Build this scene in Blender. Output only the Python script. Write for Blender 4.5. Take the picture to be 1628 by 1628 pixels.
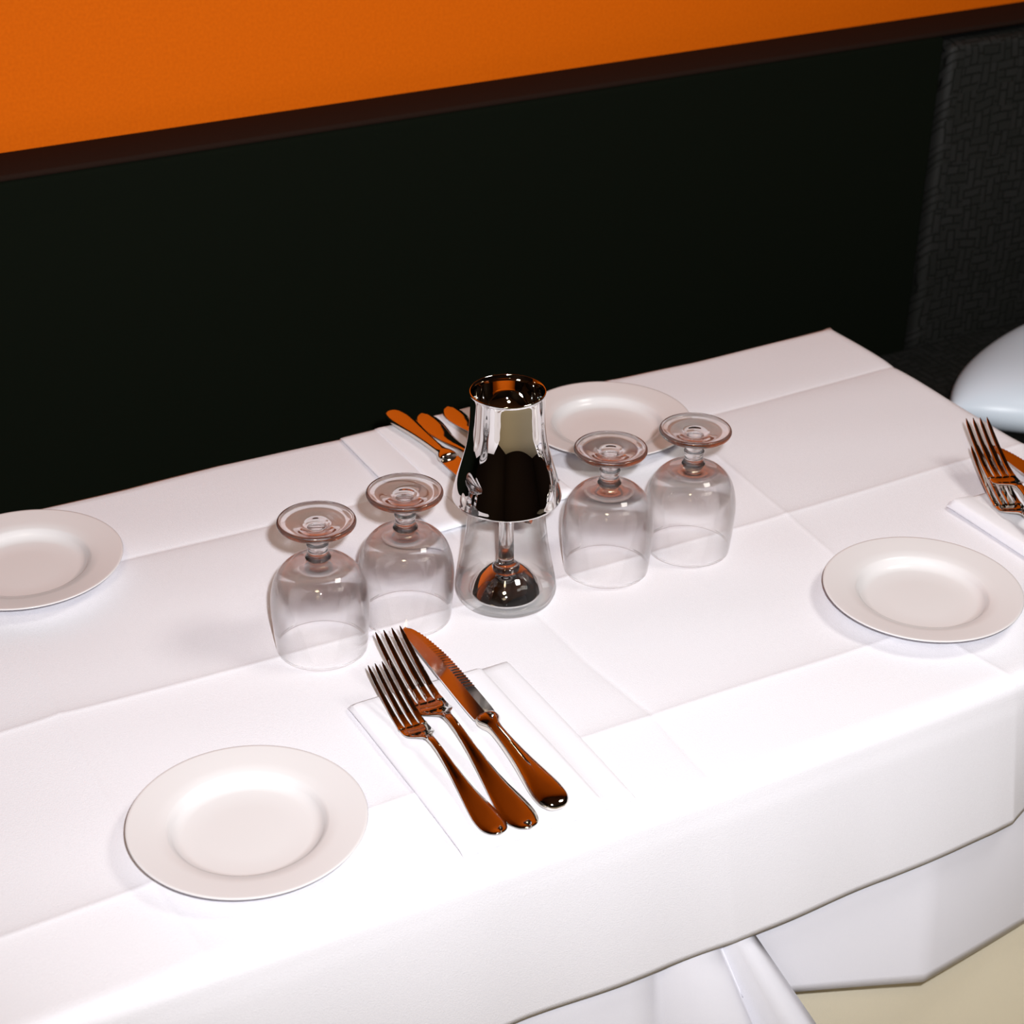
import bpy, bmesh, math, random
from mathutils import Vector, Matrix
random.seed(4)
PI = math.pi
T = 0.75                       # height of the cloth surface above the floor
C = bpy.context.scene.collection
for o in list(bpy.data.objects): bpy.data.objects.remove(o)

# ------------------------------------------------------------- camera
CAM = Vector((-0.40191, -1.09652, 0.89407 + T))
yaw, pitch, roll = 0.512284, 0.517274, 0.012725
fwd = Vector((math.sin(yaw)*math.cos(pitch), math.cos(yaw)*math.cos(pitch), -math.sin(pitch)))
r0 = Vector((math.cos(yaw), -math.sin(yaw), 0)); u0 = r0.cross(fwd)
RT = r0*math.cos(roll) + u0*math.sin(roll); UP = -r0*math.sin(roll) + u0*math.cos(roll)
cd = bpy.data.cameras.new('camera'); cam = bpy.data.objects.new('camera', cd); C.objects.link(cam)
M = Matrix((RT, UP, -fwd)).transposed().to_4x4(); M.translation = CAM
cam.matrix_world = M
cd.sensor_width = 36; cd.sensor_fit = 'HORIZONTAL'; cd.lens = 36*2896.66/1628
cd.clip_start = 0.02
cd.dof.use_dof = True; cd.dof.focus_distance = 1.58; cd.dof.aperture_fstop = 11
bpy.context.scene.camera = cam

# ------------------------------------------------------------- light
w = bpy.data.worlds.new('world'); bpy.context.scene.world = w; w.use_nodes = True
w.node_tree.nodes['Background'].inputs[0].default_value = (0.9, 0.95, 1, 1)
w.node_tree.nodes['Background'].inputs[1].default_value = 0.02
vs = bpy.context.scene.view_settings
vs.view_transform = 'Standard'; vs.look = 'None'; vs.exposure = 0; vs.gamma = 1; vs.use_curve_mapping = False

fl = bpy.data.lights.new('camera_flash', 'SPOT'); flo = bpy.data.objects.new('camera_flash', fl); C.objects.link(flo)
flo.location = CAM + RT*0.061 + UP*0.072
fl.energy = 136; fl.color = (0.985, 0.99, 1.03); fl.shadow_soft_size = 0.018
fl.spot_size = math.radians(67); fl.spot_blend = 1.0; flo.scale = (1.75, 1, 1)
fl.cycles.is_caustics_light = True
aim = Vector((0.60, 0.44, T + 0.0)) - flo.location
flo.rotation_euler = aim.to_track_quat('-Z', 'Y').to_euler()

def area(name, loc, target, sx, sy, e, col):
    l = bpy.data.lights.new(name, 'AREA'); o = bpy.data.objects.new(name, l); C.objects.link(o)
    l.shape = 'RECTANGLE'; l.size = sx; l.size_y = sy; l.energy = e; l.color = col
    o.location = loc; o.rotation_euler = (Vector(target) - Vector(loc)).to_track_quat('-Z', 'Y').to_euler()
    return o
area('overhead_fill_light', (1.35, -0.7, 2.70), (1.35, -0.7, 0), 0.6, 0.6, 20, (1.0, 0.95, 0.88))  # added soft fill, no real fixture: lifts the far right of the cloth
area('overhead_fill_light', (-.9, -1.6, 2.70), (-.9, -1.6, 0), 0.35, 0.35, 17, (1.0, 0.80, 0.52))  # added warm fill behind the camera: lifts drape fronts and the mirrored floor

# ------------------------------------------------------------- materials
def mat(name, col, rough=0.6, metal=0.0, spec=0.5, **k):
    m = bpy.data.materials.new(name); m.use_nodes = True
    b = m.node_tree.nodes['Principled BSDF']
    b.inputs['Base Color'].default_value = (*col, 1); b.inputs['Roughness'].default_value = rough
    b.inputs['Metallic'].default_value = metal; b.inputs['Specular IOR Level'].default_value = spec
    for a, v in k.items(): b.inputs[a.replace('_', ' ')].default_value = v
    return m
def nt(m): return m.node_tree.nodes, m.node_tree.links
def noise_bump(m, scale, dist, strength=0.5, detail=3, coord='Object'):
    N, L = nt(m)
    tc = N.new('ShaderNodeTexCoord'); nz = N.new('ShaderNodeTexNoise'); bp = N.new('ShaderNodeBump')
    nz.inputs['Scale'].default_value = scale; nz.inputs['Detail'].default_value = detail
    bp.inputs['Distance'].default_value = dist; bp.inputs['Strength'].default_value = strength
    L.new(tc.outputs[coord], nz.inputs['Vector']); L.new(nz.outputs['Fac'], bp.inputs['Height'])
    L.new(bp.outputs['Normal'], N['Principled BSDF'].inputs['Normal'])
    return nz, tc
def noise_col(m, c1, c2, scale, detail=4):
    N, L = nt(m)
    tc = N.new('ShaderNodeTexCoord'); nz = N.new('ShaderNodeTexNoise'); cr = N.new('ShaderNodeValToRGB')
    nz.inputs['Scale'].default_value = scale; nz.inputs['Detail'].default_value = detail
    cr.color_ramp.elements[0].position = 0.3; cr.color_ramp.elements[1].position = 0.7
    cr.color_ramp.elements[0].color = (*c1, 1); cr.color_ramp.elements[1].color = (*c2, 1)
    L.new(tc.outputs['Object'], nz.inputs['Vector']); L.new(nz.outputs['Fac'], cr.inputs['Fac'])
    L.new(cr.outputs['Color'], N['Principled BSDF'].inputs['Base Color'])

m_cloth = mat('white_cotton', (0.77, 0.76, 0.81), 0.85, spec=0.15)
noise_col(m_cloth, (0.755, 0.745, 0.79), (0.79, 0.78, 0.825), 900, 2)
noise_bump(m_cloth, 1100, 0.0006, 0.5, 2)
m_under = mat('white_cotton_underlay', (0.84, 0.84, 0.92), 0.85, spec=0.15)
noise_bump(m_under, 1100, 0.0004, 0.4, 2)
m_napkin = mat('napkin_linen', (0.79, 0.785, 0.83), 0.85, spec=0.15)
noise_bump(m_napkin, 900, 0.0004, 0.4, 2)
m_plate = mat('glazed_porcelain', (0.67, 0.645, 0.65), 0.22, spec=0.35)
m_steel = mat('polished_steel', (0.72, 0.68, 0.62), 0.05, 1.0)
m_blade = mat('knife_steel', (0.78, 0.76, 0.74), 0.09, 1.0)
m_chrome = mat('mirror_chrome', (0.88, 0.87, 0.86), 0.012, 1.0)
m_wall = mat('orange_paint', (0.66, 0.135, 0.0006), 0.75, spec=0.1)
noise_col(m_wall, (0.73, 0.125, 0.0004), (0.80, 0.146, 0.0010), 260, 3)
noise_bump(m_wall, 160, 0.001, 0.3)
m_dark = mat('dark_brown_paint', (0.02, 0.013, 0.010), 0.8, spec=0.1)
m_ceil = mat('brown_ceiling_paint', (0.12, 0.06, 0.03), 0.9, spec=0.1)
m_floor = mat('cream_floor', (0.50, 0.45, 0.34), 0.5, spec=0.2)
noise_col(m_floor, (0.82, 0.75, 0.58), (0.87, 0.80, 0.63), 40)
m_smooth = mat('black_velvet', (0.0045, 0.0062, 0.0036), 0.9, spec=0.04)
m_wood = mat('dark_stained_wood', (0.020, 0.010, 0.007), 0.85, spec=0.05)
m_table = mat('table_wood', (0.16, 0.09, 0.05), 0.5)
m_white = mat('white_leatherette', (0.74, 0.85, 0.97), 0.35, spec=0.4)
m_chair = mat('black_lacquer', (0.01, 0.01, 0.012), 0.4)

# woven strips in a basket weave: alternating horizontal and vertical blocks
m_weave = mat('black_woven_leather', (0.022, 0.022, 0.020), 0.6, spec=0.25)
def weave(m):
    N, L = nt(m); b = N['Principled BSDF']
    tc = N.new('ShaderNodeTexCoord'); mp = N.new('ShaderNodeMapping')
    nz = N.new('ShaderNodeTexNoise'); nz.inputs['Scale'].default_value = 9
    vm = N.new('ShaderNodeMixRGB'); vm.blend_type = 'ADD'; vm.inputs[0].default_value = 0.02
    L.new(tc.outputs['Object'], mp.inputs['Vector']); L.new(mp.outputs['Vector'], nz.inputs['Vector'])
    L.new(mp.outputs['Vector'], vm.inputs[1]); L.new(nz.outputs['Color'], vm.inputs[2])
    sx = N.new('ShaderNodeSeparateXYZ'); L.new(vm.outputs[0], sx.inputs[0])
    ad = N.new('ShaderNodeMath'); L.new(sx.outputs['Y'], ad.inputs[0]); L.new(sx.outputs['Z'], ad.inputs[1])
    def comb(p, q):
        c_ = N.new('ShaderNodeCombineXYZ'); L.new(p, c_.inputs[0]); L.new(q, c_.inputs[1]); return c_.outputs[0]
    def brick(vec):
        k = N.new('ShaderNodeTexBrick'); k.inputs['Scale'].default_value = 26
        k.inputs['Mortar Size'].default_value = 0.045; k.inputs['Mortar Smooth'].default_value = 0.7
        k.inputs['Color1'].default_value = (1, 1, 1, 1); k.inputs['Color2'].default_value = (0.45, 0.45, 0.45, 1)
        k.inputs['Mortar'].default_value = (0, 0, 0, 1)
        k.inputs['Brick Width'].default_value = 0.85; k.inputs['Row Height'].default_value = 0.36
        L.new(vec, k.inputs['Vector']); return k
    a = brick(comb(sx.outputs['X'], ad.outputs[0])); c = brick(comb(ad.outputs[0], sx.outputs['X']))
    ch = N.new('ShaderNodeTexChecker'); ch.inputs['Scale'].default_value = 27
    L.new(comb(sx.outputs['X'], ad.outputs[0]), ch.inputs['Vector'])
    mx = N.new('ShaderNodeMixRGB'); L.new(ch.outputs['Fac'], mx.inputs[0])
    L.new(a.outputs['Color'], mx.inputs[1]); L.new(c.outputs['Color'], mx.inputs[2])
    bp = N.new('ShaderNodeBump'); bp.inputs['Distance'].default_value = 0.006; bp.inputs['Strength'].default_value = 0.8
    L.new(mx.outputs[0], bp.inputs['Height']); L.new(bp.outputs['Normal'], b.inputs['Normal'])
    cc = N.new('ShaderNodeValToRGB')
    cc.color_ramp.elements[0].color = (0.007, 0.008, 0.006, 1); cc.color_ramp.elements[1].color = (0.017, 0.017, 0.016, 1)
    L.new(mx.outputs[0], cc.inputs[0]); L.new(cc.outputs[0], b.inputs['Base Color'])
weave(m_weave)

def clear_mat(name, ior, tint, glass_part, grough=0.0, boost=1.0, zramp=None):
    m = bpy.data.materials.new(name); m.use_nodes = True; N, L = nt(m)
    for n in list(N):
        if n.type != 'OUTPUT_MATERIAL': N.remove(n)
    out = [n for n in N if n.type == 'OUTPUT_MATERIAL'][0]
    tr = N.new('ShaderNodeBsdfTransparent'); tr.inputs[0].default_value = (*tint, 1)
    gl = N.new('ShaderNodeBsdfGlossy'); gl.inputs['Roughness'].default_value = 0.02
    lw = N.new('ShaderNodeLayerWeight'); lw.inputs['Blend'].default_value = 0.5      # facing term, Schlick's reflectance of a thin wall
    pw = N.new('ShaderNodeMath'); pw.operation = 'POWER'; pw.inputs[1].default_value = ior
    L.new(lw.outputs['Facing'], pw.inputs[0])
    mu = N.new('ShaderNodeMath'); mu.operation = 'MULTIPLY_ADD'; mu.inputs[1].default_value = boost; mu.inputs[2].default_value = 0.010; mu.use_clamp = True
    L.new(pw.outputs[0], mu.inputs[0])
    m1 = N.new('ShaderNodeMixShader'); L.new(mu.outputs[0], m1.inputs[0]); L.new(tr.outputs[0], m1.inputs[1]); L.new(gl.outputs[0], m1.inputs[2])
    if zramp:
        g = N.new('ShaderNodeBsdfGlass'); g.inputs['IOR'].default_value = 1.5; g.inputs['Roughness'].default_value = 0
        tc = N.new('ShaderNodeTexCoord'); sp = N.new('ShaderNodeSeparateXYZ'); L.new(tc.outputs['Object'], sp.inputs[0])
        mr = N.new('ShaderNodeMapRange'); mr.inputs['From Max'].default_value = 0.1; L.new(sp.outputs['Z'], mr.inputs['Value'])
        cr = N.new('ShaderNodeValToRGB'); L.new(mr.outputs[0], cr.inputs[0])
        cr.color_ramp.elements[0].position = zramp[0][0]/.1; cr.color_ramp.elements[0].color = (zramp[0][1],)*3 + (1,)
        cr.color_ramp.elements[1].position = zramp[-1][0]/.1; cr.color_ramp.elements[1].color = (zramp[-1][1],)*3 + (1,)
        for p_, v_ in zramp[1:-1]:
            e_ = cr.color_ramp.elements.new(p_/.1); e_.color = (v_, v_, v_, 1)
        pe = N.new('ShaderNodeMath'); pe.operation = 'POWER'; pe.inputs[1].default_value = 2.9; L.new(lw.outputs['Facing'], pe.inputs[0])
        ma = N.new('ShaderNodeMath'); ma.operation = 'MAXIMUM'; L.new(pe.outputs[0], ma.inputs[0]); L.new(cr.outputs[0], ma.inputs[1])
        m2 = N.new('ShaderNodeMixShader'); L.new(ma.outputs[0], m2.inputs[0])
        L.new(m1.outputs[0], m2.inputs[1]); L.new(g.outputs[0], m2.inputs[2]); L.new(m2.outputs[0], out.inputs[0])
    elif glass_part > 0:
        g = N.new('ShaderNodeBsdfGlass'); g.inputs['IOR'].default_value = 1.5; g.inputs['Roughness'].default_value = grough
        m2 = N.new('ShaderNodeMixShader'); m2.inputs[0].default_value = glass_part
        L.new(m1.outputs[0], m2.inputs[1]); L.new(g.outputs[0], m2.inputs[2]); L.new(m2.outputs[0], out.inputs[0])
    else: L.new(m1.outputs[0], out.inputs[0])
    return m
m_glass = clear_mat('thin_clear_glass', 5.0, (0.997, 0.997, 0.996), 0.0, boost=.9, zramp=[(.0008, .5), (.0018, .5), (.0026, .05), (.058, .06), (.070, .55), (.080, .95)])
m_gthick = clear_mat('thick_clear_glass', 5.0, (0.995, 0.995, 0.993), 0.92)
m_acry = clear_mat('clear_acrylic', 4.5, (0.988, 0.988, 0.982), 0.0, boost=.9, zramp=[(.0, .3), (.006, .3), (.010, .02), (.1, .02)])

# ------------------------------------------------------------- helpers
def obj(name, bm, m, parent=None, smooth=True, loc=(0, 0, 0)):
    me = bpy.data.meshes.new(name)
    bmesh.ops.recalc_face_normals(bm, faces=bm.faces[:])
    bm.to_mesh(me); bm.free()
    if m: me.materials.append(m)
    if smooth:
        for p in me.polygons: p.use_smooth = True
    o = bpy.data.objects.new(name, me); C.objects.link(o); o.location = loc
    if parent: o.parent = parent
    return o
def tag(o, label, cat, group=None):
    o['label'] = label; o['category'] = cat
    if group: o['group'] = group
    return o
def thing(name, label, cat, loc=(0, 0, 0), rz=0, group=None):
    o = bpy.data.objects.new(name, None); C.objects.link(o); o.empty_display_size = 0.05
    o.location = loc; o.rotation_euler = (0, 0, rz)
    return tag(o, label, cat, group)
def struct(o): o['kind'] = 'structure'; return o
def box(bm, x0, x1, y0, y1, z0, z1, bevel=0, seg=2):
    r = bmesh.ops.create_cube(bm, size=1)
    for v in r['verts']:
        v.co = Vector((x0 + (v.co.x+.5)*(x1-x0), y0 + (v.co.y+.5)*(y1-y0), z0 + (v.co.z+.5)*(z1-z0)))
    if bevel:
        ed = set(e for v in r['verts'] for e in v.link_edges)
        bmesh.ops.bevel(bm, geom=list(ed), offset=bevel, segments=seg, profile=.5, affect='EDGES')
    return bm
def bx(*a, **k): return box(bmesh.new(), *a, **k)
def lathe(prof, seg=96, closed=False, bm=None):
    """prof: list of (r, z); r=0 makes a pole; closed joins last ring to first"""
    bm = bm or bmesh.new(); rings = []
    for r, z in prof:
        if r < 1e-6: rings.append([bm.verts.new((0, 0, z))])
        else: rings.append([bm.verts.new((r*math.cos(2*PI*i/seg), r*math.sin(2*PI*i/seg), z)) for i in range(seg)])
    pairs = list(zip(rings, rings[1:])) + ([(rings[-1], rings[0])] if closed else [])
    for a, b in pairs:
        for i in range(seg):
            j = (i+1) % seg
            if len(a) == 1 and len(b) == 1: continue
            if len(a) == 1: bm.faces.new((a[0], b[j], b[i]))
            elif len(b) == 1: bm.faces.new((a[i], a[j], b[0]))
            else: bm.faces.new((a[i], a[j], b[j], b[i]))
    return bm
def interp(x, pts):
    if x <= pts[0][0]: return pts[0][1]
    for a, b in zip(pts, pts[1:]):
        if x <= b[0]: return a[1] + (b[1]-a[1])*(x-a[0])/(b[0]-a[0])
    return pts[-1][1]
def sm(x, pts):
    """smooth (monotone cubic) interpolation"""
    n = len(pts)
    if x <= pts[0][0]: return pts[0][1]
    if x >= pts[-1][0]: return pts[-1][1]
    d = [(pts[i+1][1]-pts[i][1])/(pts[i+1][0]-pts[i][0]) for i in range(n-1)]
    t = [d[0]] + [0 if d[i-1]*d[i] <= 0 else 2*d[i-1]*d[i]/(d[i-1]+d[i]) for i in range(1, n-1)] + [d[-1]]
    for i in range(n-1):
        if x <= pts[i+1][0]:
            h = pts[i+1][0]-pts[i][0]; s = (x-pts[i][0])/h
            return ((2*s**3-3*s*s+1)*pts[i][1] + (s**3-2*s*s+s)*h*t[i] + (-2*s**3+3*s*s)*pts[i+1][1] + (s**3-s*s)*h*t[i+1])
def loft(rings, cap=True, bm=None):
    bm = bm or bmesh.new(); R = [[bm.verts.new(p) for p in r] for r in rings]
    n = len(R[0])
    for a, b in zip(R, R[1:]):
        for i in range(n): bm.faces.new((a[i], a[(i+1) % n], b[(i+1) % n], b[i]))
    if cap: bm.faces.new(R[0]); bm.faces.new(R[-1][::-1])
    return bm
def steps(marks, d):
    """coordinates from marks[0] to marks[-1] that hit every mark, spacing <= d"""
    out = []
    for a, b in zip(marks, marks[1:]):
        n = max(1, math.ceil((b-a)/d)); out += [a + (b-a)*i/n for i in range(n)]
    return out + [marks[-1]]

# ------------------------------------------------------------- the room
WY = 1.0
X0r, X1r, Y0r, ZC = -2.0, 3.4, -3.4, 2.75
struct(obj('floor', bx(X0r-.1, X1r+.1, Y0r-.1, WY+.1, -.1, 0), m_floor, smooth=False))
struct(obj('ceiling', bx(X0r-.1, X1r+.1, Y0r-.1, WY+.1, ZC, ZC+.1), m_ceil, smooth=False))
struct(obj('wall_back', bx(X0r-.1, X1r+.1, WY, WY+.1, 0, ZC), m_wall, smooth=False))
struct(obj('wall_front', bx(X0r-.1, X1r+.1, Y0r-.1, Y0r, 0, ZC), m_dark, smooth=False))
struct(obj('wall_left', bx(X0r-.1, X0r, Y0r, WY, 0, ZC), m_dark, smooth=False))
struct(obj('wall_right', bx(X1r, X1r+.1, Y0r, WY, 0, ZC), m_dark, smooth=False))

# ------------------------------------------------------------- banquette
BZ = T + 0.197; BF = 0.912; WX = 1.447
bq = thing('banquette', 'long black upholstered banquette against the orange wall', 'banquette', (0.6, 0.7, 0))
def bobj(name, bm, m, **k):
    o = obj(name, bm, m, bq, **k); o.location = (-0.6, -0.7, 0); return o
bobj('base', bx(-1.95, 3.3, .50, .99, 0.0, .34), m_dark, smooth=False)
bobj('backrest', bx(-1.95, WX-.004, BF, .985, .33, BZ-.007, bevel=.006, seg=3), m_smooth)['label'] = 'plain black backrest panel'
bobj('top_rail', bx(-1.95, 3.3, BF+.004, .999, BZ-.008, BZ, bevel=.003), m_wood)['label'] = 'dark brown wooden ledge'
bobj('woven_backrest', bx(WX, 3.3, BF-.012, .985, .33, BZ-.016, bevel=.015, seg=3), m_weave)['label'] = 'black basket-weave backrest panel'
bobj('seat', bx(-1.95, 3.3, .46, BF-.014, .34, .46, bevel=.025, seg=4), m_weave)['label'] = 'black basket-weave seat'

# ------------------------------------------------------------- table
XL, XR, YN, YF = -.42, .921, -.174, .490
tb = thing('dining_table', 'long dining table hidden beneath white tablecloths', 'table', ((XL+XR)/2, (YN+YF)/2, 0))
def tobj(name, bm): 
    o = obj(name, bm, m_table, tb); o.location = (-(XL+XR)/2, -(YN+YF)/2, 0); return o
tobj('tabletop', bx(XL+.004, XR-.004, YN+.004, YF-.004, T-.035, T-.0100, bevel=.003))
for sx in (XL+.06, XR-.06):
    for sy in (YN+.06, YF-.06):
        tobj('leg', bx(sx-.022, sx+.022, sy-.022, sy+.022, 0, T-.036, bevel=.003))

# crease lines measured on the cloth (nominal coordinate, [(along, true position)])
YC = [(-.175, [(-.121, -.175), (.3, -.175), (.608, -.174)]),
      (-.085, [(-.242, -.089), (-.13, -.086), (.08, -.082), (.307, -.081), (.507, -.085)]),
      (.143, [(-.177, .148), (-.127, .149), (.062, .141), (.605, .139), (.836, .145)]),
      (.366, [(.004, .369), (.148, .364), (.727, .362), (.909, .369)]),
      (.490, [(-.039, .496), (.049, .494), (.152, .498), (.5, .487), (.722, .480), (.924, .484)])]
XC = [(-.126, [(-.175, -.121), (-.078, -.130), (.149, -.127), (.297, -.125)]),
      (.303, [(-.153, .302), (-.083, .306), (.015, .298)]),
      (.604, [(-.174, .608), (-.128, .599), (.054, .598), (.139, .605), (.282, .616)]),
      (.922, [(.168, .919), (.273, .921), (.389, .926), (.484, .924)])]
def warp(u, v):
    dy = interp(v, [(k, interp(u, c)-k) for k, c in YC])
    dx = interp(u, [(-.42, 0)] + [(k, interp(v, c)-k) for k, c in XC])
    return u+dx, v+dy
def crease(d, a, wd): return a*math.exp(-abs(d)/wd) + math.copysign(.00045, a)*math.exp(-abs(d)/.0022)
def relief(u, v):
    z = crease(v+.085, .0019, .020) + crease(v-.143, .0019, .022) - crease(v-.366, .0022, .022)
    z += crease(u+.126, .0014, .018) - crease(u-.303, .0008, .015) + crease(u-.604, .0012, .018)
    z += .0006*math.sin(u*9+v*4) * math.sin(v*11-u*3) + .0003*math.sin(u*31+v*17)*math.sin(v*37-u*12)
    return z
def over(s, r):
    """path over a rounded edge: (outward, down)"""
    if s <= 0: return 0, 0
    if s < r*PI/2: return r*math.sin(s/r), r*(1-math.cos(s/r))
    return r, r + s - r*PI/2

def sheet(name, m, x0, x1, yn, yf, z, edge_r, near_out, near_drop, marks_u, marks_v, sides=True, drop_o=.15,
          rel=1.0, shear=None, lim=None, thick=.0008, d=.008):
    """cloth laid on the table: u, v run over the surface and down the sides"""
    bm = bmesh.new()
    ul = x0 - (drop_o if sides is True else 0); ur = x1 + (drop_o if sides in (True, 'r') else 0)
    us = steps(sorted(set([ul, x0, x1, ur] + marks_u)), d)
    vs_ = steps([-1.0, -.9] , .1)
    marks_u = sorted(m_+k_ for m_ in marks_u for k_ in (-.006, -.002, 0, .002, .006)) if rel else marks_u
    marks_v = sorted(m_+k_ for m_ in marks_v for k_ in (-.006, -.002, 0, .002, .006)) if rel else marks_v
    us = steps(sorted(set([ul, x0, x1, ur] + marks_u)), d)
    vtop = steps(sorted(set([yn] + [k for k in marks_v if yn < k < yf] + [yf])), d)
    nd = 30; vfar = [yf + drop_o*(i+1)/12 for i in range(12)]
    rows = []
    for i in range(nd, 0, -1): rows.append(('n', i/nd))
    for v in vtop: rows.append(('t', v))
    for v in vfar: rows.append(('f', v))
    grid = []
    for kind, val in rows:
        line = []
        for u in us:
            uc = min(max(u, x0), x1)
            if kind == 'n': v = yn; s = val*near_drop(uc)
            elif kind == 't': v = val; s = 0
            else: v = yf; s = val-yf
            X, Y = warp(uc, v)
            zz = z + rel*relief(uc, v)*(1 if kind == 't' else max(0, 1-s/.05))
            du = abs(u-uc)
            ou, dn = over(s, edge_r)
            ex, dx_ = over(du, edge_r)
            drop = max(dn, dx_)
            sg = 1 if u > uc else -1
            if kind == 'n':
                sag = .0010*math.sin(uc*40)*s/.15*rel
                Y -= min(ou, edge_r) + near_out(uc, s)*min(1, max(0, s-.01)/.03) + sag + (.3*du if du else 0)
                if shear: X += shear(uc, s)
                drop += rel*.0015*math.exp(-abs(uc-.604)/.01)*0
            if kind == 'f': Y += min(ou, edge_r) + .01*math.sin(uc*22)*s/.15 + .01*s/.15 + (.3*min(du, s))
            if du: X += sg*(min(ex, edge_r) + .008*math.sin(v*30)*du/.15 + .3*min(du, s))
            line.append(bm.verts.new((X, Y, zz-drop)))
        grid.append(line)
    for a, b in zip(grid, grid[1:]):
        for i in range(len(us)-1): bm.faces.new((a[i], a[i+1], b[i+1], b[i]))
    o = obj(name, bm, m)
    md = o.modifiers.new('thickness', 'SOLIDIFY'); md.thickness = thick; md.offset = -1
    return o

OUT = [(-.42, .015), (.105, .004), (.24, .008), (.303, .0125), (.33, .012), (.462, .015), (.58, .013), (.604, .0105), (.63, -.001), (.70, -.004), (.80, .004), (.92, .004)]
def out_top(u, s): return interp(u, OUT)*s/.155
def shear_top(u, s): return .017*s/.155
cloth = sheet('tablecloth', m_cloth, XL, XR, YN-.0, YF, T, .013, out_top, lambda u: .165 + (.004*math.sin(u*9)),
              [-.126, .303, .604], [-.085, .143, .366], drop_o=.15, d=.007, shear=shear_top)
tag(cloth, 'white cotton top tablecloth with pressed square fold creases, laid with plates and glasses', 'tablecloth')

# two longer underlay cloths that show below the hem of the top cloth
OR_ = [(.27, .004), (.375, .008), (.539, .023), (.694, -.006), (.92, .004)]
def out_r(u, s): return interp(u, OR_)*s/.3 + .001
und = sheet('underlay_cloth', m_under, .28, XR-.003, YN+.008, YF-.003, T-.0040, .012, out_r,
            lambda u: interp(u, [(.1, .24), (.295, .17), (.315, .240), (.375, .258), (.539, .306), (.694, .325), (.92, .33)]),
            [.375, .539, .694], [0, .2], sides='r', drop_o=.12, rel=.0, d=.012)
OL = [(-.42, .0), (-.1, .008), (.1, .004), (.20, .012), (.243, .012), (.258, .002), (.268, .018), (.285, .026), (.297, .022), (.301, .010), (.308, .030), (.318, .034), (.326, .020)]
def out_l(u, s): return (sm(u, OL) - .006)*max(0, s-.08)/.12
def shear_l(u, s): return max(0, (u-.24)/.086)*.55*max(0, s-.13)
unl = sheet('underlay_cloth', m_under, XL+.003, .326, YN+.008, YF-.003, T-.0058, .012, out_l,
            lambda u: .44, [.24, .25, .258, .268, .276, .285, .297, .301, .308, .318], [0, .2], sides=False, drop_o=.12, rel=0, shear=shear_l, d=.012)
m_cream = mat('cream_cotton', (0.90, 0.83, 0.66), 0.8, spec=0.2)
noise_bump(m_cream, 500, 0.0005, 0.4, 2)
skirt = sheet('table_skirt', m_cream, XL+.006, XR-.006, YN+.036, YF-.006, T-.0080, .012, lambda u, s: .006*s/.3 + .004*math.sin(u*17)*max(0, s-.35),
              lambda u: .715, [], [0, .2], sides=True, drop_o=.3, rel=0, d=.012)
tag(skirt, 'cream table skirt showing below the white underlay cloth at lower right', 'tablecloth')
tag(und, 'white underlay cloth whose folded hem shows lower right, above the cream skirt', 'tablecloth')
tag(unl, 'white pleated underlay cloth hanging below the top cloth at bottom centre', 'tablecloth')

# ------------------------------------------------------------- plates
def plate_mesh():
    p = [(0, .0040), (.030, .0038), (.048, .0040), (.0535, .0050), (.0570, .0085), (.0590, .0118), (.0615, .0132),
         (.070, .0146), (.080, .0160), (.0878, .0172), (.0896, .0174), (.0902, .0168), (.0896, .0161), (.0870, .0155),
         (.070, .0120), (.0590, .0095), (.0545, .0050), (.0520, .0022), (.0510, .0002), (.0490, .0002), (.0480, .0015), (.040, .0018), (0, .0018)]
    return lathe(p, 128)
pl = obj('side_plate', plate_mesh(), m_plate, loc=(-.0472, -.0680, T+.0019))
tag(pl, 'round white side plate at lower left, nearest and largest in view', 'plate', 'white side plates')
for (x, y), lb in [((.6158, -.0512), 'round white side plate at right, beside the fanned forks at the frame edge'),
                   ((-.0882, .3812), 'round white side plate cut off by the left frame edge'),
                   ((.5409, .3744), 'round white side plate at the far side behind the lamp and stemmed glasses')]:
    q = pl.copy(); C.objects.link(q); q.location = (x, y, T+.0019); q['label'] = lb

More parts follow.
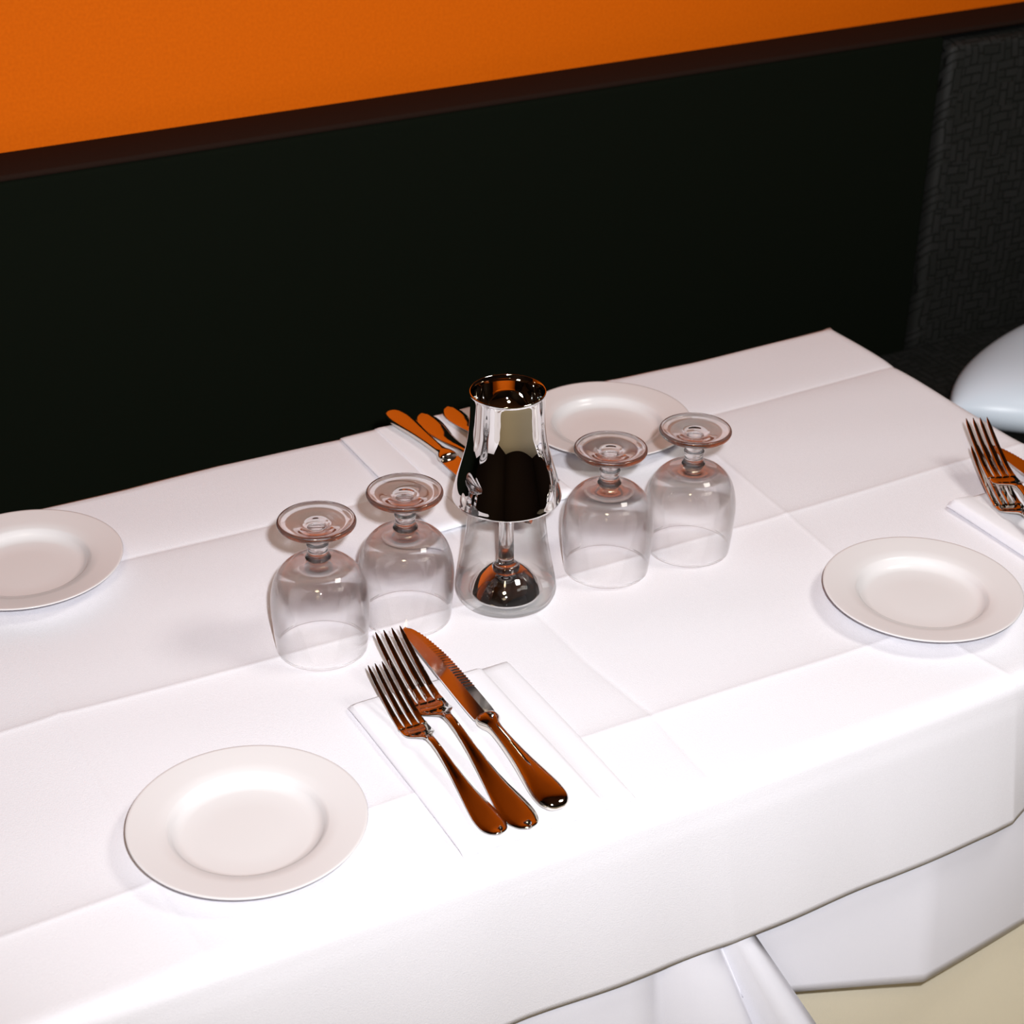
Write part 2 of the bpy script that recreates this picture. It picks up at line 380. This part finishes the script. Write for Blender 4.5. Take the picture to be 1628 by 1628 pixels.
# ------------------------------------------------------------- upturned stemmed glasses
def smooth_prof(pts, n=4):
    out = []
    for i in range(len(pts)-1):
        p0 = pts[max(i-1, 0)]; p1 = pts[i]; p2 = pts[i+1]; p3 = pts[min(i+2, len(pts)-1)]
        for k in range(n):
            t = k/n
            out.append(tuple(max(0, .5*((2*p1[j]) + (-p0[j]+p2[j])*t + (2*p0[j]-5*p1[j]+4*p2[j]-p3[j])*t*t + (-p0[j]+3*p1[j]-3*p2[j]+p3[j])*t**3)) for j in (0, 1)))
    out.append(pts[-1]); return out
def make_glass(label):
    g = thing('stemmed_glass', label, 'glass', group='upturned stemmed glasses')
    outer = smooth_prof([(.0398, .0006), (.0412, .015), (.0424, .033), (.0427, .045), (.0418, .056), (.0395, .066), (.0350, .0755), (.0280, .0828), (.0190, .0875), (.0105, .0900)])
    inner = smooth_prof([(.0388, .0006), (.0402, .015), (.0413, .033), (.0415, .045), (.0405, .056), (.0379, .0650), (.0328, .0732), (.0248, .0790), (.0150, .0815), (.0001, .0822)])
    bm = lathe([(0, .0822)] + inner[:-1][::-1] + [(.0390, .0001), (.0396, .0001)] + outer + [(.0075, .0912), (0, .0914)], 96)
    obj('bowl', bm, m_glass, g)
    st = smooth_prof([(.0112, .0905), (.0098, .0935), (.0088, .0975), (.0092, .1015), (.0096, .1040), (.0078, .1070), (.0074, .1105), (.0090, .1150)])
    obj('stem', lathe([(0, .0900)] + st + [(.0095, .1165), (0, .1170)], 48), m_gthick, g)
    ft = [(0, .1165), (.0100, .1162), (.0150, .1178), (.022, .1195), (.029, .1210), (.0325, .1222), (.0336, .1240), (.0336, .1255), (.0326, .1270), (.0308, .1272),
          (.0280, .1258), (.024, .1246), (.017, .1240), (.0120, .1232), (.0090, .1215), (.0060, .1205), (0, .1202)]
    obj('foot', lathe(smooth_prof(ft, 3), 96), m_gthick, g)
    return g
g0 = make_glass('upturned stemmed glass at far left of the four, nearest the forks and lower left plate')
spots = [(.1053, .1409, None, 0), (.1929, .1514, 'upturned stemmed glass just left of the chrome lamp', .7),
         (.3941, .1375, 'upturned stemmed glass just right of the chrome lamp, in front of the far plate', 1.9),
         (.4833, .1327, 'upturned stemmed glass at far right of the four, furthest from the lamp', 2.6)]
for x, y, lb, rz in spots:
    if lb is None: r = g0
    else:
        r = g0.copy(); C.objects.link(r); r['label'] = lb
        for ch in g0.children:
            c = ch.copy(); C.objects.link(c); c.parent = r
    r.location = (x, y, T+.0024); r.rotation_euler = (0, 0, rz)

# ------------------------------------------------------------- chrome and clear table lamp
lamp = thing('table_lamp', 'small cordless table lamp with mirror chrome crown on clear bell body', 'lamp', (.289, .142, T+.001))
bo = smooth_prof([(.0448, .0030), (.0462, .0075), (.0460, .013), (.0440, .024), (.0410, .040), (.0382, .056), (.0358, .075), (.0345, .092), (.0335, .110), (.0325, .130)])
bi = [(r-.0022, z) for r, z in bo[2:]]
obj('lamp_body', lathe([(0, .0002), (.0420, .0002), (.0440, .0012)] + bo + bi[::-1] + [(.0395, .0045), (0, .0045)], 128), m_acry, lamp)['label'] = 'clear flared body'
base = smooth_prof([(.0335, .0048), (.0338, .0062), (.0325, .0090), (.0285, .0155), (.0238, .0212), (.0180, .0258), (.0135, .0278), (.0100, .0282)])
obj('base_cap', lathe([(0, .0046), (.0335, .0046)] + base + [(0, .0282)], 96), m_chrome, lamp)['label'] = 'chrome dome inside the clear body'
obj('lamp_stem', lathe([(0, .0283), (.0125, .0283), (.0128, .0300), (.0105, .0325), (.0072, .0345), (.0068, .060), (.0068, .10), (.0068, .125), (0, .125)], 48), m_gthick, lamp)['label'] = 'clear inner column'
co = smooth_prof([(.0486, .1032), (.0489, .1040), (.0484, .1065), (.0473, .1120), (.0450, .1215), (.0417, .1330), (.0383, .1450), (.0358, .1560), (.0341, .1680), (.0331, .1820), (.0326, .1925), (.0323, .2010), (.0323, .2038)])
top = smooth_prof([(.0325, .2040), (.0331, .2044), (.0333, .2052), (.0333, .2062), (.0329, .2068), (.0324, .2066), (.0312, .2035), (.0302, .1985), (.0286, .1925), (.0252, .1850), (.0200, .1785), (.0130, .1745), (.0060, .1730)])
ci = [(r-.0016, z) for r, z in co[:-4]]
obj('lamp_crown', lathe(co + top + [(0, .1728)], 128), m_chrome, lamp)['label'] = 'mirror chrome flared crown with dished top'
obj('crown_liner', lathe([(.0484, .1034)] + [(r-.0015, z+.0004) for r, z in co[1:-1]], 96), m_chrome, lamp)

# ------------------------------------------------------------- napkins
def napkin(name, label, loc, rz, W, Lh, strip, h=.0075, roll=.0, mirror=1):
    """folded napkin: two stacked folds, the lower one showing as a strip along one side"""
    bm = bmesh.new()
    def prof(t):
        e = .0012*math.sin(t*3.1)
        a = h*(1 + .05*math.sin(t*7)); lo = .0038
        p = [(0.0, .0004), (-.0012+e, .0018), (-.0014+e, a*.45+roll*.4), (.001+e, a*.85+roll), (.005, a+roll)]
        p += [(.012+roll*2, a+roll*.5), (.03, a-.0004), (W*.45, a-.0008), (W-strip-.012, a-.0004), (W-strip-.003, a-.0002), (W-strip+e*.3, a-.0012), (W-strip+.0008+e*.3, a-.0030)]
        p += [(W-strip+.0012+e*.3, lo), (W-strip*.5, lo-.0001), (W-.003, lo), (W+e, lo-.0008), (W+.001+e, .0016), (W, .0004)]
        return p
    n = 40; rings = []
    for i in range(n+1):
        t = i/n; y = Lh*t
        k = 1 if 0 < i < n else .55
        rings.append([(mirror*x, y + .0010*math.sin(x*40), max(.0004, z*k)) for x, z in prof(t)])
    rings = [[(x, y-.0012*s, z*.3+.0003) for x, y, z in rings[0]] for s in (1,)] + rings + [[(x, y+.0012, z*.3+.0003) for x, y, z in rings[-1]]]
    loft(rings, True, bm)
    o = obj(name, bm, m_napkin, loc=(loc[0], loc[1], T+.0014)); o.rotation_euler = (0, 0, rz)
    md = o.modifiers.new('bevel', 'BEVEL'); md.width = .0003; md.segments = 1
    return tag(o, label, 'napkin', 'folded napkins')
napkin('napkin', 'folded white napkin under the forks and knife in the foreground', (.0845, -.166), math.radians(-.6), .148, .210, .027)
napkin('napkin', 'folded white napkin behind the chrome lamp at the far table edge', (.440, .492), PI, .158, .222, .040, h=.006)
napkin('napkin', 'folded white napkin with rolled edge at the right frame edge', (.757, -.13), 0, .150, .205, .030, h=.007, roll=.005)

# ------------------------------------------------------------- cutlery
S = .887
HZ = [(0, .0050), (.010, .0036), (.03, .0032), (.06, .0042), (.09, .0075), (.12, .0118), (.142, .0140), (.158, .0128), (.168, .0095), (.178, .0052), (.188, .0022), (.198, .0018), (.212, .0036), (.230, .0080), (.256, .0160), (.282, .0260)]
HW = [(0, .0015), (.0012, .0046), (.004, .0078), (.009, .0104), (.016, .0121), (.026, .0126), (.04, .0116), (.06, .0090), (.09, .0058), (.12, .0039), (.145, .0034), (.158, .0038)]
HEADW = [(.156, .0037), (.161, .0050), (.166, .0080), (.171, .0110), (.177, .0128), (.185, .0136), (.198, .0138)]
def ring_strip(s, hw, z, th, crown=.0, dish=0.):
    # rounded flat section across x
    pts = []
    n = 5
    for i in range(n+1):
        a = i/n; x = -hw + 2*hw*a; c = 1-(2*a-1)**2
        pts.append((x, s, z + th/2*(.35+.65*min(1, c*2.5)) + crown*c - dish*c))
    for i in range(n+1):
        a = 1-i/n; x = -hw + 2*hw*a; c = 1-(2*a-1)**2
        pts.append((x, s, z - th/2*(.35+.65*min(1, c*2.5)) - dish*c))
    return pts
def make_fork(label, cat_scale=1.0):
    f = thing('fork', label, 'fork')
    k = S
    ss = [0, .0006, .0012, .0025, .004, .0065, .009, .0125, .016, .021, .026, .033, .04, .05, .06, .075, .09, .105, .12, .132, .145, .152, .158]
    rings = [ring_strip(s*k, sm(s, HW), sm(s, HZ), sm(s, [(0, .0016), (.03, .0022), (.09, .0030), (.145, .0042), (.158, .0040)]), crown=.0006) for s in ss]
    obj('handle', loft(rings), m_steel, f)
    ss = [.156, .158, .161, .1635, .166, .1685, .171, .174, .177, .181, .185, .190, .195, .1985]
    rings = [ring_strip(s*k, sm(s, HEADW), sm(s, HZ), sm(s, [(.156, .0040), (.17, .0030), (.198, .0026)]), dish=sm(s, [(.156, 0), (.17, .0010), (.19, .0016), (.1985, .0008)])) for s in ss]
    hd = obj('fork_head', loft(rings), m_steel, f)
    for i in range(4):
        xc = (-1.5+i)*.0073
        rings = []
        for j in range(19):
            t = j/18; s = .1965 + (.282-.1965)*t
            hw = .0014 + .0014*(1-t)**.6 if t < .93 else .0016*(1-(t-.93)/.07*.75)
            if t < .06: hw = .0036 - (t/.06)*.0008
            th = .0028 - .0012*t
            z = sm(s, HZ); x = xc*(1-.02*t)
            b = .25
            rings.append([(x-hw, s*k, z-th/2*b), (x-hw, s*k, z+th/2*b), (x-hw*.65, s*k, z+th/2), (x+hw*.65, s*k, z+th/2), (x+hw, s*k, z+th/2*b), (x+hw, s*k, z-th/2*b), (x+hw*.65, s*k, z-th/2), (x-hw*.65, s*k, z-th/2)])
        tn = obj('tine', loft(rings), m_steel, hd, smooth=False)
    f.scale = (cat_scale,)*3
    return f
def make_knife(label):
    f = thing('table_knife', label, 'knife')
    n = 20; rings = []
    KW = [(0, .0035), (.0015, .0068), (.005, .0100), (.011, .0121), (.020, .0126), (.035, .0112), (.055, .0086), (.080, .0062), (.102, .0053), (.110, .0060), (.115, .0088), (.119, .0098), (.1225, .0092), (.124, .0070)]
    KH = [(0, .0018), (.003, .0042), (.012, .0054), (.03, .0058), (.07, .0052), (.102, .0048), (.115, .0060), (.1225, .0055), (.124, .0040)]
    for s in [0, .0007, .0015, .003, .005, .008, .011, .015, .02, .027, .035, .045, .055, .067, .08, .092, .102, .107, .110, .1125, .115, .117, .119, .121, .1225, .124]:
        hw = sm(s, KW); h = sm(s, KH)
        rings.append([(hw*math.copysign(abs(math.cos(a))**.85, math.cos(a)), s, .0062 + h*math.copysign(abs(math.sin(a))**.8, math.sin(a))) for a in [2*PI*i/n for i in range(n)]])
    obj('handle', loft(rings), m_steel, f)
    # blade: straight spine at -x, curved cutting edge at +x with fine serrations
    L0, L1 = .1235, .270; N = 150; rings = []
    for j in range(N+1):
        t = j/N; s = L0 + (L1-L0)*t
        xl = sm(t, [(0, -.0098), (.1, -.0102), (.5, -.0096), (.9, -.0088), (.97, -.0078), (1, -.0040)])
        xr = sm(t, [(0, .0098), (.1, .0106), (.35, .0108), (.6, .0100), (.8, .0070), (.9, .0042), (.97, .0006), (1, -.0030)])
        if .28 < t < .93: xr += .00055*(1 if (j % 4) < 2 else -.6)
        zc = .0058 - .0022*t
        rings.append([(xl, s, zc-.0008), (xl, s, zc+.0008), (xl*.4+xr*.6, s, zc+.0008), (xr, s, zc+.0001), (xr, s, zc-.0001), (xl*.4+xr*.6, s, zc-.0008)])
    obj('blade', loft(rings), m_blade, f, smooth=False)
    return f
def dup(root, label, loc, rz=0, rx=0, ry=0, sc=None):
    r = root.copy(); C.objects.link(r); r['label'] = label; r.location = loc; r.rotation_euler = (rx, ry, rz)
    if sc: r.scale = (sc,)*3
    for ch in list(root.children):
        c = ch.copy(); C.objects.link(c); c.parent = r
        for g in ch.children:
            d = g.copy(); C.objects.link(d); d.parent = c
    return r
NZ = T + .0094
dinner = make_fork('large polished dinner fork in the foreground, between the small fork and the knife')
dinner.location = (.1368, -.1735, NZ); dinner.rotation_euler = (0, 0, math.radians(-1.7)); dinner.scale = (1.05,)*3
dup(dinner, 'small polished fork in the foreground, leftmost on the near napkin', (.1134, -.1693, NZ+.0012), math.radians(-1.2), sc=.883)
knife = make_knife('polished table knife with serrated blade in the foreground, right of the forks')
knife.location = (.1678, -.1640, NZ-.0005); knife.rotation_euler = (0, 0, math.radians(-2.2)); knife.scale = (1.045,)*3
# far place setting behind the lamp
dup(knife, 'table knife behind the lamp, handle reflecting orange and overhanging the far table edge', (.3475, .5080, T+.0078), PI+math.radians(2.5))
dup(dinner, 'fork behind the lamp, handle next to the far knife', (.374, .4850, T+.0080), PI-math.radians(1.5))
dup(dinner, 'fork behind the lamp, mostly hidden by the chrome crown', (.407, .4880, T+.0080), PI-math.radians(1.0), sc=.92)
# setting at the right frame edge
ta = math.radians(-20)
def at_tip(tx, ty, L, rz): return tx + L*math.sin(rz), ty - L*math.cos(rz)
x, y = at_tip(.838, .128, .25, ta); dup(dinner, 'upper fork with raised tines at the right frame edge', (x, y, NZ+.0105), ta, rx=math.radians(1.2))
x, y = at_tip(.823, .100, .25, ta); dup(dinner, 'lower fork under the other fork at the right frame edge', (x, y, NZ+.0004), ta)
kx = math.radians(-8); x, y = at_tip(.873, .130, .27, kx); dup(knife, 'table knife beside the fanned forks at the right frame edge', (x, y, NZ), kx)

for o in bpy.data.objects:
    if o.type == 'MESH' and o.data.materials:
        if o.data.materials[0] == m_gthick: o.cycles.is_caustics_caster = True
        if o.data.materials[0] in (m_cloth, m_napkin, m_plate): o.cycles.is_caustics_receiver = True

# ------------------------------------------------------------- white cushion on the banquette
def cushion():
    bm = bmesh.new(); N = 44; H = .050; Ls = .44
    d1 = Vector((math.cos(math.radians(26)), math.sin(math.radians(26)), 0)); d2 = Vector((math.cos(math.radians(-31)), math.sin(math.radians(-31)), 0))
    top = {}; bot = {}
    for i in range(N+1):
        for j in range(N+1):
            a = -1+2*i/N; b = -1+2*j/N
            a = math.copysign(1-(1-abs(a))**1.6, a); b = math.copysign(1-(1-abs(b))**1.6, b)
            x = a*math.sqrt(1-.34*b*b); y = b*math.sqrt(1-.34*a*a)
            e = max(0, (1-abs(a)**4)*(1-abs(b)**4))
            z = H*e**.5
            p = d1*(x+.8)*Ls/2 + d2*(y+.8)*Ls/2
            top[i, j] = bm.verts.new((p.x, p.y, H + z))
            bot[i, j] = top[i, j] if (i in (0, N) or j in (0, N)) else bm.verts.new((p.x, p.y, H - z*.98))
    for i in range(N):
        for j in range(N):
            bm.faces.new((top[i, j], top[i+1, j], top[i+1, j+1], top[i, j+1]))
            bm.faces.new((bot[i, j], bot[i, j+1], bot[i+1, j+1], bot[i+1, j]))
    return bm
cu = obj('seat_cushion', cushion(), m_white, loc=(1.265, .605, .462))
tag(cu, 'white smooth plump cushion on the black banquette at the right frame edge', 'cushion')
